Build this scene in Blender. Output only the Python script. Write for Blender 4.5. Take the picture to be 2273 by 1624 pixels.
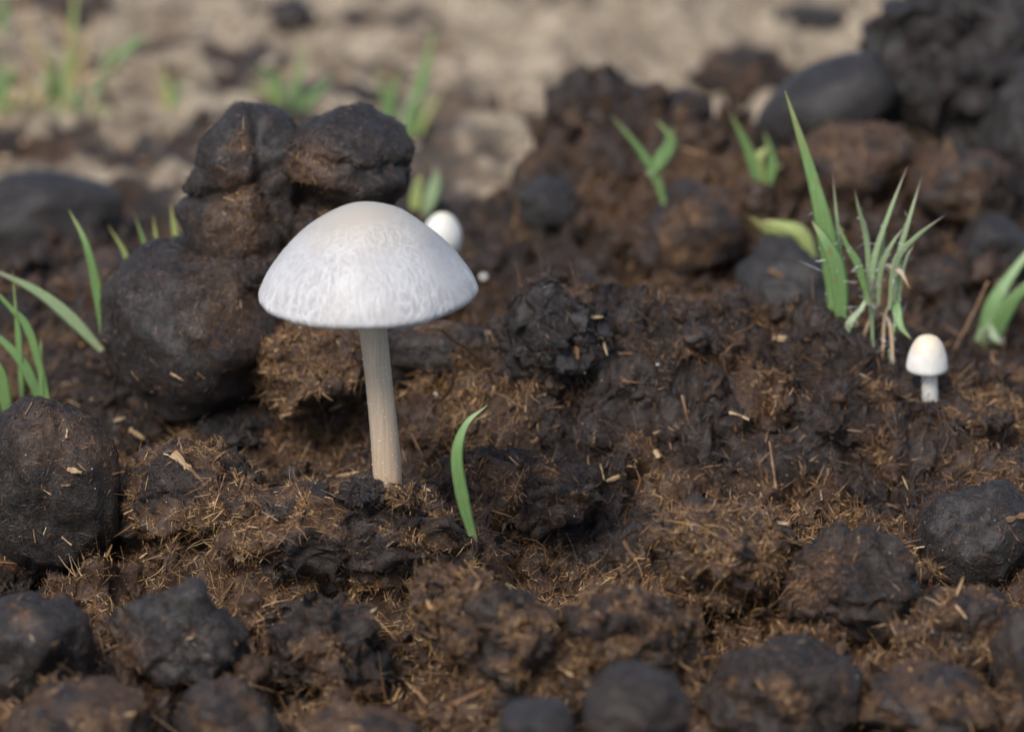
import bpy, bmesh, math, random
import numpy as np
from mathutils import Vector
from mathutils.bvhtree import BVHTree

# ---------------------------------------------------------------- camera
for o in list(bpy.data.objects): bpy.data.objects.remove(o)
scn = bpy.context.scene
col = scn.collection
PITCH = math.radians(20.0)
DIST, LENS, SENSOR = 1.15, 100.0, 22.3
FWD = np.array([0, math.cos(PITCH), -math.sin(PITCH)])
UPV = np.array([0, math.sin(PITCH), math.cos(PITCH)])
RGT = np.array([1.0, 0, 0])
CAM = -FWD * DIST
cd = bpy.data.cameras.new('camera'); cam = bpy.data.objects.new('camera', cd); col.objects.link(cam)
cam.location = CAM; cam.rotation_euler = (math.pi/2 - PITCH, 0, 0)
cd.lens, cd.sensor_width = LENS, SENSOR
cd.clip_start, cd.clip_end = 0.02, 200
cd.dof.use_dof = True; cd.dof.focus_distance = 1.078; cd.dof.aperture_fstop = 7.1
cd.dof.aperture_blades = 7
scn.camera = cam

# ---------------------------------------------------------------- world, sun, exposure
SUN_EL, SUN_AZ = math.radians(50), math.radians(-150)      # azimuth from +Y, clockwise: behind the camera, to its left
w = bpy.data.worlds.new('World'); scn.world = w; w.use_nodes = True
nt = w.node_tree
bg = nt.nodes['Background']; bg.inputs['Strength'].default_value = 0.10
sky = nt.nodes.new('ShaderNodeTexSky'); sky.sky_type = 'NISHITA'; sky.sun_disc = False
sky.sun_elevation, sky.sun_rotation = SUN_EL, SUN_AZ
sky.air_density, sky.dust_density, sky.ozone_density = 1.0, 2.5, 1.0
nt.links.new(sky.outputs[0], bg.inputs[0])
sd = bpy.data.lights.new('sun', 'SUN'); sd.energy = 1.5; sd.angle = math.radians(20); sd.color = (1, .985, .965)
so = bpy.data.objects.new('sun', sd); col.objects.link(so)
sdir = Vector((math.sin(SUN_AZ)*math.cos(SUN_EL), math.cos(SUN_AZ)*math.cos(SUN_EL), math.sin(SUN_EL)))
so.rotation_euler = sdir.to_track_quat('Z', 'Y').to_euler()
scn.view_settings.view_transform = 'Standard'; scn.view_settings.look = 'None'
scn.view_settings.gamma = 1; scn.view_settings.use_curve_mapping = False
scn.view_settings.exposure = 0.9

# ---------------------------------------------------------------- helpers
rng = np.random.default_rng(7)
random.seed(7)
_perm = np.random.default_rng(1).permutation(256)
_perm = np.concatenate([_perm, _perm, _perm]).astype(np.int64)
_g = np.random.default_rng(2).normal(size=(256, 3)); _g /= np.linalg.norm(_g, axis=1)[:, None]

def perlin(p):
    p = np.asarray(p, float)
    i = np.floor(p).astype(np.int64); f = p - i; i &= 255
    u = f*f*f*(f*(f*6-15)+10)
    out = 0
    for dx in (0, 1):
        wx = u[:, 0] if dx else 1-u[:, 0]
        a = _perm[i[:, 0]+dx]
        for dy in (0, 1):
            wy = u[:, 1] if dy else 1-u[:, 1]
            b = _perm[a+i[:, 1]+dy]
            for dz in (0, 1):
                wz = u[:, 2] if dz else 1-u[:, 2]
                g = _g[_perm[b+i[:, 2]+dz]]
                out = out + wx*wy*wz*(g[:, 0]*(f[:, 0]-dx)+g[:, 1]*(f[:, 1]-dy)+g[:, 2]*(f[:, 2]-dz))
    return out*1.5

def fbm(p, oct=3):
    s, a = 0, 1.0
    for k in range(oct):
        s = s + a*perlin(p*(2.03**k) + 17.3*k); a *= .5
    return s

def sstep(a, b, x):
    t = np.clip((x-a)/(b-a), 0, 1); return t*t*(3-2*t)

W0, H0 = 2273.0, 1624.0
def ray(px, py):
    s = SENSOR/LENS/W0
    return FWD + RGT*((px-W0/2)*s) - UPV*((py-H0/2)*s)
def at_z(px, py, z):
    d = ray(px, py); return CAM + d*((z-CAM[2])/d[2])
def at_y(px, py, y):
    d = ray(px, py); return CAM + d*((y-CAM[1])/d[1])
def mpp(p):                                   # metres per photo pixel at a point
    return float(np.dot(np.asarray(p)-CAM, FWD))*SENSOR/LENS/W0

def mk_mesh(name, V, F, smooth=True, attrs=None):
    """F: (n,3) or (n,4) int array"""
    me = bpy.data.meshes.new(name)
    V = np.ascontiguousarray(V, dtype=np.float32); F = np.ascontiguousarray(F, dtype=np.int32)
    k = F.shape[1]
    me.vertices.add(len(V)); me.vertices.foreach_set('co', V.ravel())
    me.loops.add(F.size); me.loops.foreach_set('vertex_index', F.ravel())
    me.polygons.add(len(F)); me.polygons.foreach_set('loop_start', np.arange(0, F.size, k, dtype=np.int32))
    me.polygons.foreach_set('use_smooth', np.full(len(F), smooth, dtype=bool))
    for nm, arr in (attrs or {}).items():
        if arr.ndim == 1:
            a = me.attributes.new(nm, 'FLOAT', 'POINT'); a.data.foreach_set('value', arr.astype(np.float32))
        else:
            a = me.attributes.new(nm, 'FLOAT_COLOR', 'POINT')
            c = np.ones((len(V), 4), np.float32); c[:, :3] = arr
            a.data.foreach_set('color', c.ravel())
    me.update(calc_edges=True); me.validate()
    return me

def obj(name, me, mat, parent=None, loc=None, **props):
    o = bpy.data.objects.new(name, me); col.objects.link(o)
    if mat and not me.materials: me.materials.append(mat)
    if loc is not None: o.location = loc
    if parent: o.parent = parent
    for k, v in props.items(): o[k] = v
    return o

def empty(name, loc, label, category, group=None):
    o = bpy.data.objects.new(name, None); col.objects.link(o); o.location = loc; o.empty_display_size = .005
    o['label'] = label; o['category'] = category
    if group: o['group'] = group
    return o

_ico = {}
def ico(n):
    if n not in _ico:
        bm = bmesh.new(); bmesh.ops.create_icosphere(bm, subdivisions=n, radius=1)
        V = np.array([v.co[:] for v in bm.verts]); F = np.array([[v.index for v in f.verts] for f in bm.faces])
        bm.free(); _ico[n] = (V/np.linalg.norm(V, axis=1)[:, None], F)
    return _ico[n]

def vnormals(V, F):
    N = np.zeros_like(V)
    fn = np.cross(V[F[:, 1]]-V[F[:, 0]], V[F[:, 2]]-V[F[:, 0]])
    if F.shape[1] == 4: fn = fn + np.cross(V[F[:, 2]]-V[F[:, 0]], V[F[:, 3]]-V[F[:, 0]])
    for k in range(F.shape[1]): np.add.at(N, F[:, k], fn)
    return N/np.maximum(np.linalg.norm(N, axis=1), 1e-20)[:, None]

# ---------------------------------------------------------------- materials
class NT:
    def __init__(s, name):
        s.m = bpy.data.materials.new(name); s.m.use_nodes = True
        s.t = s.m.node_tree; s.b = s.t.nodes['Principled BSDF']
        s.co = s.t.nodes.new('ShaderNodeTexCoord').outputs['Object']
    def n(s, ty, **kw):
        x = s.t.nodes.new('ShaderNode'+ty)
        for k, v in kw.items(): setattr(x, k, v)
        return x
    def L(s, a, b): s.t.links.new(a, b)
    def noise(s, scale, detail=4, rough=.55, vec=None, dist=0):
        x = s.n('TexNoise'); x.inputs['Scale'].default_value = scale; x.inputs['Detail'].default_value = detail
        x.inputs['Roughness'].default_value = rough; x.inputs['Distortion'].default_value = dist
        s.L(vec or s.co, x.inputs['Vector']); return x.outputs['Fac']
    def ramp(s, fac, stops):
        r = s.n('ValToRGB'); e = r.color_ramp.elements
        while len(e) < len(stops): e.new(.5)
        for q, (p, c) in zip(e, stops): q.position = p; q.color = (*c, 1) if len(c) == 3 else c
        s.L(fac, r.inputs[0]); return r.outputs[0]
    def rng_(s, fac, a, b, c=0, d=1):
        r = s.n('MapRange'); s.L(fac, r.inputs[0])
        for k, v in zip((1, 2, 3, 4), (a, b, c, d)): r.inputs[k].default_value = v
        return r.outputs[0]
    def mix(s, fac, a, b, bt='MIX'):
        x = s.n('Mix', data_type='RGBA', blend_type=bt)
        for v, k in ((fac, 0), (a, 6), (b, 7)):
            if isinstance(v, (int, float)): x.inputs[k].default_value = v
            elif isinstance(v, tuple): x.inputs[k].default_value = (*v, 1)
            else: s.L(v, x.inputs[k])
        return x.outputs[2]
    def math(s, op, a, b):
        x = s.n('Math', operation=op)
        for v, k in ((a, 0), (b, 1)):
            if isinstance(v, (int, float)): x.inputs[k].default_value = v
            else: s.L(v, x.inputs[k])
        return x.outputs[0]
    def attr(s, nm):
        x = s.n('Attribute', attribute_name=nm); return x
    def mapping(s, scale):
        x = s.n('Mapping'); x.inputs['Scale'].default_value = scale; s.L(s.co, x.inputs[0]); return x.outputs[0]
    def bump(s, h, dist, strength=1.0, prev=None):
        x = s.n('Bump'); x.inputs['Distance'].default_value = dist; x.inputs['Strength'].default_value = strength
        s.L(h, x.inputs['Height'])
        if prev: s.L(prev, x.inputs['Normal'])
        s.L(x.outputs[0], s.b.inputs['Normal']); return x.outputs[0]

def dung_material(name, sand=False, brown=False):
    a = NT(name)
    big = a.noise(110, 4, .6)
    fine = a.noise(900, 5, .7)
    mid = a.noise(330, 5, .65, dist=.6)
    if sand or brown: crust = a.ramp(mid, [(.3, (.013, .009, .0075)), (.5, (.040, .026, .019)), (.72, (.085, .052, .034))])
    else: crust = a.ramp(mid, [(.3, (.013, .0105, .0095)), (.55, (.036, .0285, .0255)), (.75, (.078, .059, .050))])
    core = a.ramp(fine, [(.28, (.024, .012, .007)), (.48, (.092, .044, .020)), (.72, (.20, .106, .044))])
    g = a.attr('gold').outputs['Fac']
    gm = a.rng_(a.math('ADD', a.math('MULTIPLY', mid, .7), g), .42, .95)
    c = a.mix(gm, crust, core)
    c = a.mix(a.rng_(a.noise(1700, 2, .5), .36, .28, 0, .7), c, (.006, .004, .003))
    c = a.mix(a.rng_(a.noise(1300, 3, .6, dist=2), .56, .70, 0, .6), c, (.13, .074, .036))
    rough = a.rng_(fine, .3, .7, .30, .66)
    if sand:
        s = a.attr('sand').outputs['Fac']
        sc = a.ramp(a.noise(38, 7, .72), [(.34, (.17, .12, .078)), (.47, (.45, .345, .23)), (.60, (.68, .55, .39))])
        sc = a.mix(a.rng_(a.noise(420, 4, .7), .56, .68), sc, (.1, .068, .045))
        sm = a.rng_(a.math('ADD', s, a.math('MULTIPLY', a.noise(160, 4, .6), .5)), .55, .95)
        c = a.mix(sm, c, sc)
        x = a.n('Mix'); a.L(sm, x.inputs[0]); a.L(rough, x.inputs[2]); x.inputs[3].default_value = .9; rough = x.outputs[0]
    a.L(c, a.b.inputs['Base Color']); a.L(rough, a.b.inputs['Roughness'])
    a.b.inputs['Specular IOR Level'].default_value = .6
    a.b.inputs['Coat Weight'].default_value = .10 if sand else (.12 if brown else .20); a.b.inputs['Coat Roughness'].default_value = .5
    st = a.noise(700, 6, .72, dist=1.5)
    p = a.bump(st, .0022, 1.0)
    a.bump(a.noise(2200, 3, .6), .0006, 1, p)
    return a.m

M_DUNG = dung_material('dung')
M_DUNGB = dung_material('brown_dung', brown=True)
M_GROUND = dung_material('ground_dung_and_sand', True)

def fibre_material():
    a = NT('fibre'); c = a.attr('col').outputs['Color']
    a.L(c, a.b.inputs['Base Color']); a.b.inputs['Roughness'].default_value = .55
    a.b.inputs['Specular IOR Level'].default_value = .4
    return a.m
M_FIBRE = fibre_material()

def straw_material(name, c1, c2):
    a = NT(name)
    v = a.mapping((3000, 3000, 200))
    c = a.ramp(a.noise(1, 3, .6, vec=v), [(.3, c1), (.7, c2)])
    a.L(c, a.b.inputs['Base Color']); a.b.inputs['Roughness'].default_value = .5
    a.bump(a.noise(2500, 3), .0001, .6)
    return a.m
M_STRAW = straw_material('pale_straw', (.25, .15, .07), (.52, .37, .2))
M_STRAWB = straw_material('brown_straw', (.09, .045, .02), (.24, .13, .06))
M_STRAWD = straw_material('dark_stalk', (.025, .018, .014), (.09, .055, .03))

def grass_material(name, c1, c2, tip, tipamt=.5):
    a = NT(name)
    f = a.attr('along').outputs['Fac']
    v = a.mapping((2500, 2500, 150))
    c = a.mix(a.noise(1, 2, .5, vec=v), c1, c2)
    c = a.mix(a.rng_(f, .72, 1.0, 0, tipamt), c, tip)
    c = a.mix(a.rng_(f, .0, .12, .5, 0), c, (.35, .36, .22))
    c = a.mix(a.rng_(a.noise(260, 3), .63, .7, 0, .45), c, (.2, .13, .04))
    a.L(c, a.b.inputs['Base Color']); a.b.inputs['Roughness'].default_value = .42
    a.b.inputs['Subsurface Weight'].default_value = .25
    a.b.inputs['Subsurface Radius'].default_value = (.0006, .001, .0003)
    a.b.inputs['Subsurface Scale'].default_value = 1
    a.bump(a.noise(1, 2, vec=v), .0001, .5)
    return a.m
M_GRASS = grass_material('green_grass', (.10, .19, .055), (.20, .31, .12), (.38, .30, .14))
M_GRASSP = grass_material('pale_hairy_grass', (.19, .27, .13), (.30, .37, .21), (.24, .11, .14), .85)
M_GRASSY = grass_material('yellow_green_grass', (.24, .29, .08), (.36, .40, .15), (.4, .28, .1))
M_GRASSD = grass_material('dry_grass', (.36, .24, .13), (.5, .36, .22), (.34, .16, .06))

# ---------------------------------------------------------------- terrain
BUMPS = []      # (x, y, height, sigma_x, sigma_y)
def bump(px, py, h, sx, sy):
    p = at_z(px, py, max(h, 0)); BUMPS.append((p[0], p[1], h, sx, sy))
bump(1440, 790, .021, .036, .026)
bump(1240, 800, .010, .012, .016)
bump(1730, 860, .014, .030, .026)
bump(1150, 860, .008, .020, .022)
bump(2150, 960, .006, .020, .025)
bump(1380, 1190, -.014, .022, .014)
bump(430, 900, .004, .03, .012)
bump(800, 1180, .007, .028, .018)
bump(150, 1330, -.010, .030, .020)
bump(1900, 1400, .006, .030, .025)
bump(1200, 1330, -.010, .020, .014)
bump(1500, 620, -.008, .05, .016)
bump(880, 1480, -.008, .016, .018)
bump(1330, 250, .010, .020, .016)
bump(1260, 330, .008, .030, .030)
bump(1500, 330, .012, .030, .030)
bump(2050, 420, .014, .035, .030)
bump(1250, 560, .004, .030, .030)
bump(1560, 470, .008, .025, .02)

bd = [at_z(x, y, .006) for x, y in ((-900, 110), (-300, 120), (0, 130), (260, 150), (450, 170), (700, 190), (930, 330), (1130, 335), (1200, 240),
      (1300, 215), (1540, 235), (1600, 230), (1800, 240), (1900, 250), (2273, 260), (3000, 260))]
bdx = np.array([p[0] for p in bd]); bdy = np.array([p[1] for p in bd])

def sand_mask(x, y):
    q = np.stack([x*40, y*40, np.zeros_like(x)], 1)
    yb = np.interp(x, bdx, bdy)
    wd = np.interp(x, [-.16, -.06, 0, .1], [.30, .20, .03, .02])
    return sstep(-.5, .5, (y-yb+fbm(q, 3)*(.012+wd*.55))/wd)

def Hmacro(x, y):
    x = np.atleast_1d(np.asarray(x, float)); y = np.atleast_1d(np.asarray(y, float))
    h = np.zeros_like(x)
    for bx, by, hh, sx, sy in BUMPS:
        h += hh*np.exp(-((x-bx)/sx)**2*.5-((y-by)/sy)**2*.5)
    a_ = np.interp(x, [-.1, .0, .03, .12], [.05, .08, .15, .17])
    h -= .026*sstep(0, 1, (y-a_)/.14)            # the dung lies thick; the sand behind it is lower
    return h

def spaced(lo, hi, d, grow, far):
    a = list(np.arange(lo, hi, d)); s = d; v = a[-1]
    while v < far: s *= grow; v += s; a.append(v)
    s = d; v = a[0]; b = []
    while v > -far: s *= grow; v -= s; b.append(v)
    return np.array(b[::-1]+a)
xs = spaced(-.145, .145, .00080, 1.07, 40)
ys = np.concatenate([np.arange(-.26, .12, .00085), np.arange(.12, .42, .0017)])
s = .0017; v = ys[-1]; up = []
while v < 60: s *= 1.13; v += s; up.append(v)
s = .00085; v = ys[0]; dn = []
while v > -40: s *= 1.13; v -= s; dn.append(v)
ys = np.concatenate([dn[::-1], ys, up])
X, Y = np.meshgrid(xs, ys); nx, ny = len(xs), len(ys)
x, y = X.ravel(), Y.ravel()
sand = sand_mask(x, y)
near = np.exp(-np.maximum(np.hypot(x, y-.05)-.5, 0)/.5)
dg = 1-sand
q = np.stack([x, y, np.zeros_like(x)], 1)
z = Hmacro(x, y)*1.0
z += near*(.0095*fbm(q*38+3, 2)*(.25+.75*dg))
fg = 1+.7*sstep(-.08, -.16, y)
z += near*dg*fg*(.0115*(np.abs(perlin(q*65+9))-.25) + .0070*(np.abs(perlin(q*140+21))-.25))
z += near*(.0016*fbm(q*330+5, 2)*(.3+.7*dg))+near*sand*.006*fbm(q*80+8, 3)
V = np.stack([x, y, z], 1)
q3 = V.copy()
am = (near*dg)[:, None]
def vn(f, o): return np.stack([perlin(q3*f+o), perlin(q3*f+o+31.7), perlin(q3*f+o+63.1)], 1)
V += am*(.0050*vn(85, 1)*np.array([1, 1, .7]) + .0030*vn(210, 4) + .0016*vn(480, 8))
gold = sstep(-.12, .55, fbm(q*45+50, 3)*1.1 + .25*perlin(q*260) )
def spot(px, py, r, a):
    p = at_z(px, py, .006); return a*np.exp(-((x-p[0])**2+((y-p[1])*.7)**2)/(2*r*r))
for px, py, r, a in ((450, 1080, .012, .7), (620, 1250, .02, .35), (1600, 1230, .016, .8), (1450, 1340, .018, .5), (1150, 1430, .018, .5), (1080, 1010, .008, .5),
                     (900, 960, .02, .4), (1600, 660, .015, .5), (1820, 760, .012, .5), (1100, 700, .015, .5), (1560, 480, .02, .4), (1900, 380, .03, .4),
                     (2250, 1000, .015, .3), (1500, 1000, .02, -.25), (1300, 1130, .012, -.6), (1000, 880, .012, -.5), (1230, 1480, .030, .8), (1010, 1400, .022, .7), (1560, 1330, .02, .6), (300, 1400, .02, .5), (2150, 1450, .03, .5)):
    gold = gold+spot(px, py, r, a)
gold = np.clip(gold+.45*sstep(-.09, -.15, y)*(.5+perlin(q*40+77)), 0, 1)
idx = np.arange(nx*ny).reshape(ny, nx)
F = np.stack([idx[:-1, :-1], idx[:-1, 1:], idx[1:, 1:], idx[1:, :-1]], -1).reshape(-1, 4)
TN = vnormals(V, F)
ground = obj('ground', mk_mesh('ground', V, F, True, {'sand': sand-.9*sstep(.05, .4, fbm(q*20+60, 4))*np.interp(x, [-.12, .02, .1], [1, .55, .3])*near, 'gold': gold}), M_GROUND, kind='structure')
TV, TF, TGOLD, TSAND = V, F, gold, sand

# BVH to find where a sight line meets the bed
cen = V[F].mean(1)
sel = (np.abs(cen[:, 0]) < .26) & (cen[:, 1] > -.3) & (cen[:, 1] < .7)
bvh_polys = [(V, F[sel])]
def make_bvh():
    vs, fs, o = [], [], 0
    for v_, f_ in bvh_polys:
        vs += v_.tolist(); fs += (f_+o).tolist(); o += len(v_)
    return BVHTree.FromPolygons(vs, fs)
BV = make_bvh()
def hit(px, py):
    d = Vector(ray(px, py)).normalized()
    l, n, i, t = BV.ray_cast(Vector(CAM), d)
    if l is None: return at_z(px, py, 0), np.array([0, 0, 1.0])
    n = np.array(n); n = n if np.dot(n, d) < 0 else -n
    return np.array(l), n
def hz(x_, y_):
    l, n, i, t = BV.ray_cast(Vector((x_, y_, .3)), Vector((0, 0, -1)))
    return l[2] if l else 0.0

# ---------------------------------------------------------------- fibres
PAL = np.array([(.024, .016, .011), (.05, .027, .013), (.10, .047, .019), (.19, .095, .036), (.34, .195, .078), (.44, .31, .165), (.033, .03, .031)])
def fibres(P, N, G, length=(.0015, .007), width=(.00003, .00010), lift=(-.12, .42), seed=0, align=.6, pale=.03):
    r = np.random.default_rng(seed); n = len(P)
    ref = np.where(np.abs(N[:, 2:3]) < .9, np.array([[0, 0, 1.0]]), np.array([[1.0, 0, 0]]))
    t1 = np.cross(N, ref); t1 /= np.linalg.norm(t1, axis=1)[:, None]; t2 = np.cross(N, t1)
    ang = perlin(P*70+3)*9*align + r.uniform(-math.pi, math.pi, n)*(1-align*.7)
    e = r.uniform(*lift, n)*r.uniform(.2, 1, n)
    T = t1*np.cos(ang)[:, None]+t2*np.sin(ang)[:, None]
    D = T*np.cos(e)[:, None]+N*np.sin(e)[:, None]
    S = np.cross(D, N); S /= np.linalg.norm(S, axis=1)[:, None]
    roll = r.normal(0, .5, n)[:, None]
    S = S*np.cos(roll)+np.cross(D, S)*np.sin(roll)
    Ln = ((length[0]+(length[1]-length[0])*r.random(n)**3.0)*np.where(r.random(n) < .04, 1.9, 1))[:, None]
    Wd = ((width[0]+(width[1]-width[0])*r.random(n)**2)*np.where(r.random(n) < .05, 3.2, 1))[:, None]
    B = N*(Ln*r.uniform(-.02, .08, n)[:, None]) + S*(Ln*r.normal(0, .04, n)[:, None])
    p0 = P-N*.0003; p1 = p0+D*Ln*.5+B; p2 = p0+D*Ln-B*.3
    Vv = np.stack([p0-S*Wd, p0+S*Wd, p1-S*Wd, p1+S*Wd, p2-S*Wd*.4, p2+S*Wd*.4], 1).reshape(-1, 3)
    b = np.arange(n)[:, None]*6
    Ff = np.concatenate([b+np.array([[0, 1, 3, 2]]), b+np.array([[2, 3, 5, 4]])])
    k = np.clip(G*3.2 + r.normal(.7, .9, n), 0, 4.4)
    k = np.where(r.random(n) < pale, 5, k)
    i0 = np.floor(k).astype(int); f = (k-i0)[:, None]
    C = PAL[i0]*(1-f)+PAL[np.minimum(i0+1, 5)]*f
    gr = r.random(n) < .15*(1-G)
    C[gr] = PAL[6]
    C *= r.uniform(.7, 1.3, n)[:, None]
    return Vv, Ff, np.repeat(C, 6, 0)

def fuzz(P, N, G, length=(.0008, .0028), width=(.00007, .00018), seed=0, dark=0.0, lift=(.12, .22)):
    """short flat-lying splinters, one pointed triangle each"""
    r = np.random.default_rng(seed+900); n = len(P)
    T = r.normal(size=(n, 3)); T -= N*np.sum(T*N, 1)[:, None]; T /= np.linalg.norm(T, axis=1)[:, None]
    D = T+N*r.normal(*lift, n)[:, None]; D /= np.linalg.norm(D, axis=1)[:, None]
    S = np.cross(D, N+.5*r.normal(size=(n, 3))); S /= np.linalg.norm(S, axis=1)[:, None]
    Ln = r.uniform(*length, n)[:, None]; Wd = r.uniform(*width, n)[:, None]
    Vv = np.stack([P-S*Wd, P+S*Wd, P+D*Ln], 1).reshape(-1, 3)
    k = np.clip(G*2.6+r.normal(1.1-dark, 1.1, n), 0, 4.6); i0 = np.floor(k).astype(int); f = (k-i0)[:, None]
    C = PAL[i0]*(1-f)+PAL[np.minimum(i0+1, 5)]*f
    C[r.random(n) < .2*(1-G)] = PAL[6]
    C *= r.uniform(.6, 1.35, n)[:, None]
    return Vv, np.arange(3*n).reshape(n, 3), np.repeat(C, 3, 0)

# ---------------------------------------------------------------- dung balls
BALLS = []
def ball(label, px, py, rx, ry, Yd=None, sink=.25, gold=.3, seed=0, sub=5, lumps=.10, rough=1.0, lobes=None, spikes=(), creases=(),
         deep=1.0, fib=1.0, name='dung_ball', tilt=0, facets=None, category='dung', gspots=(), group=None):
    if Yd is None:
        t = 1.1
        d = ray(px, py); kk = t*SENSOR/LENS/W0; Rz = ry*kk
        ts = np.linspace(.7, 2.2, 1500); pts = CAM+d*ts[:, None]
        f = pts[:, 2]-Hmacro(pts[:, 0], pts[:, 1])-Rz*(1-sink)
        i = np.argmax(f < 0); c = pts[i]
    else:
        c = at_y(px, py, Yd)
    k = mpp(c); Rx = rx*k; Ry = Rx*deep if rx < 1.6*ry else ry*k*1.1*deep
    Rz = math.sqrt(max((ry*k)**2-(Ry*math.sin(PITCH))**2, (.5*ry*k)**2))/math.cos(PITCH)
    n, Fb = ico(sub)
    o = np.array([seed*3.7+1.1, seed*1.3+5, seed*2.9])
    R = min(Rx, Rz)
    if lobes:
        rr = np.zeros(len(n))
        rs = []
        for (lc, lr) in lobes:
            lc = np.array(lc); b = n@lc; disc = b*b-(lc@lc-lr*lr)
            rs.append(np.where(disc > 0, b+np.sqrt(np.maximum(disc, 0)), 0))
        r_ = np.log(sum(np.exp(22*q_) for q_ in rs))/22
    else: r_ = np.ones(len(n))
    r_ = r_*(1+lumps*1.4*fbm(n*1.15+o, 2)+lumps*.9*perlin(n*2.6+o))
    rf = np.random.default_rng(seed+40)
    nw = n+.16*np.stack([perlin(n*2.2+o), perlin(n*2.2+o+7), perlin(n*2.2+o+14)], 1)
    if facets is None: facets = 5
    for _ in range(facets):          # pressed flats, as dung balls get against one another
        dv = rf.normal(size=3); dv[1] -= .4; dv /= np.linalg.norm(dv); cs = nw@dv; dpl = rf.uniform(.74, .93)
        pl = dpl/np.maximum(cs, .05)
        r_ = np.where(cs > .1, -np.log(np.exp(-16*r_)+np.exp(-16*np.minimum(pl, 4)))/16, r_)
    for _ in range(2):               # drying cracks
        nv = rf.normal(size=3); nv /= np.linalg.norm(nv); dd = nw@nv-rf.uniform(-.5, .5)+.08*perlin(n*5+o)
        r_ = r_-.05*np.exp(-(dd/.028)**2)*sstep(.0, .5, perlin(n*1.3+o+rf.uniform(0, 50))+.15)
    for dv, am_, sh in spikes:
        dv = np.array(dv, float); dv /= np.linalg.norm(dv); r_ = r_+am_*np.exp(sh*(n@dv-1))
    for nv, off, dep, wid, dv in creases:
        nv = np.array(nv, float); nv /= np.linalg.norm(nv); dv = np.array(dv, float); dv /= np.linalg.norm(dv)
        dd = n@nv-off+.10*perlin(n*3+o)+.04*perlin(n*9+o)
        r_ = r_-dep*np.exp(-(dd/wid)**2)*sstep(-.1, .4, n@dv)
    g = sstep(.2, .42, fbm(n*1.7+o+9, 3)+.3*perlin(n*9+o)+.15*perlin(n*20+o)+(gold-.5)*1.3)
    for dv, am_, sh in gspots:
        dv = np.array(dv, float); dv /= np.linalg.norm(dv); g = g+am_*np.exp(sh*(n@dv-1))*(1+.6*perlin(n*7+o))
    g = np.clip(g, 0, 1)
    sc = R/.02
    r_ = r_-.045*g + (.05*rough*(np.abs(perlin(n*5+o))-.2)) + .022*rough*(.5+.8*g)*fbm(n*11*sc+o, 3) + .012*rough*fbm(n*34*sc+o, 2)
    fl = n*r_[:, None]
    Vb = fl*np.array([Rx, Ry, Rz])
    if tilt:
        ct, st = math.cos(tilt), math.sin(tilt)
        Vb = np.stack([Vb[:, 0]*ct+Vb[:, 2]*st, Vb[:, 1], -Vb[:, 0]*st+Vb[:, 2]*ct], 1)
    vd = max(0, rough-.75)*.20*R
    if vd:
        qq = Vb/R*1.7+o
        Vb = Vb+vd*np.stack([fbm(qq, 3), fbm(qq+11, 3), fbm(qq+23, 3)], 1)
        qq = Vb/R*4.5+o
        Vb = Vb+min(vd, .22*R)*.5*np.stack([fbm(qq, 2), fbm(qq+11, 2), fbm(qq+23, 2)], 1)
    base = np.array([c[0], c[1], c[2]])
    ob = obj(name, mk_mesh(name, Vb, Fb, True, {'gold': g}), M_DUNGB if (gold > .27) else M_DUNG, loc=base, label=label, category=category)
    if group: ob['group'] = group
    Nb = vnormals(Vb, Fb)
    area = 4*math.pi*(Rx*Rz)
    nf = int(area*1e4*95*1.3*fib*min(1, .15+1.1*float(g.mean())))
    if nf:
        r = np.random.default_rng(seed+100)
        vis = np.where((Nb[:, 1] < .55) & (Nb[:, 2] > -.6))[0]
        pr = .15+g[vis]*1.6; pr /= pr.sum()
        s_ = r.choice(vis, nf, p=pr)
        jit = r.normal(0, .0005, (nf, 3))
        A = fibres(Vb[s_]+jit-Nb[s_]*np.sum(jit*Nb[s_], 1)[:, None], Nb[s_], g[s_]*.9, length=(.0008, .0045), lift=(-.15, .28), seed=seed, align=.4, pale=.015)
        obj('fibre_fuzz', mk_mesh('fibre_fuzz', A[0], A[1], False, {'col': A[2]}), M_FIBRE, parent=ob, kind='stuff')
        if sub >= 5:
            nf = int(area*1e4*170)
            s_ = r.choice(vis, nf)
            A = fuzz(Vb[s_]+r.normal(0, .0003, (nf, 3)), Nb[s_], g[s_], seed=seed, dark=.75, width=(.00005, .00013), lift=(0, .07), length=(.0008, .0022))
            obj('crust_splinters', mk_mesh('crust_splinters', A[0], A[1], False, {'col': A[2]}), M_FIBRE, parent=ob, kind='stuff')
    bvh_polys.append((Vb+base, Fb))
    BALLS.append((ob, c, Rx, Ry, Rz))
    return ob

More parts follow.
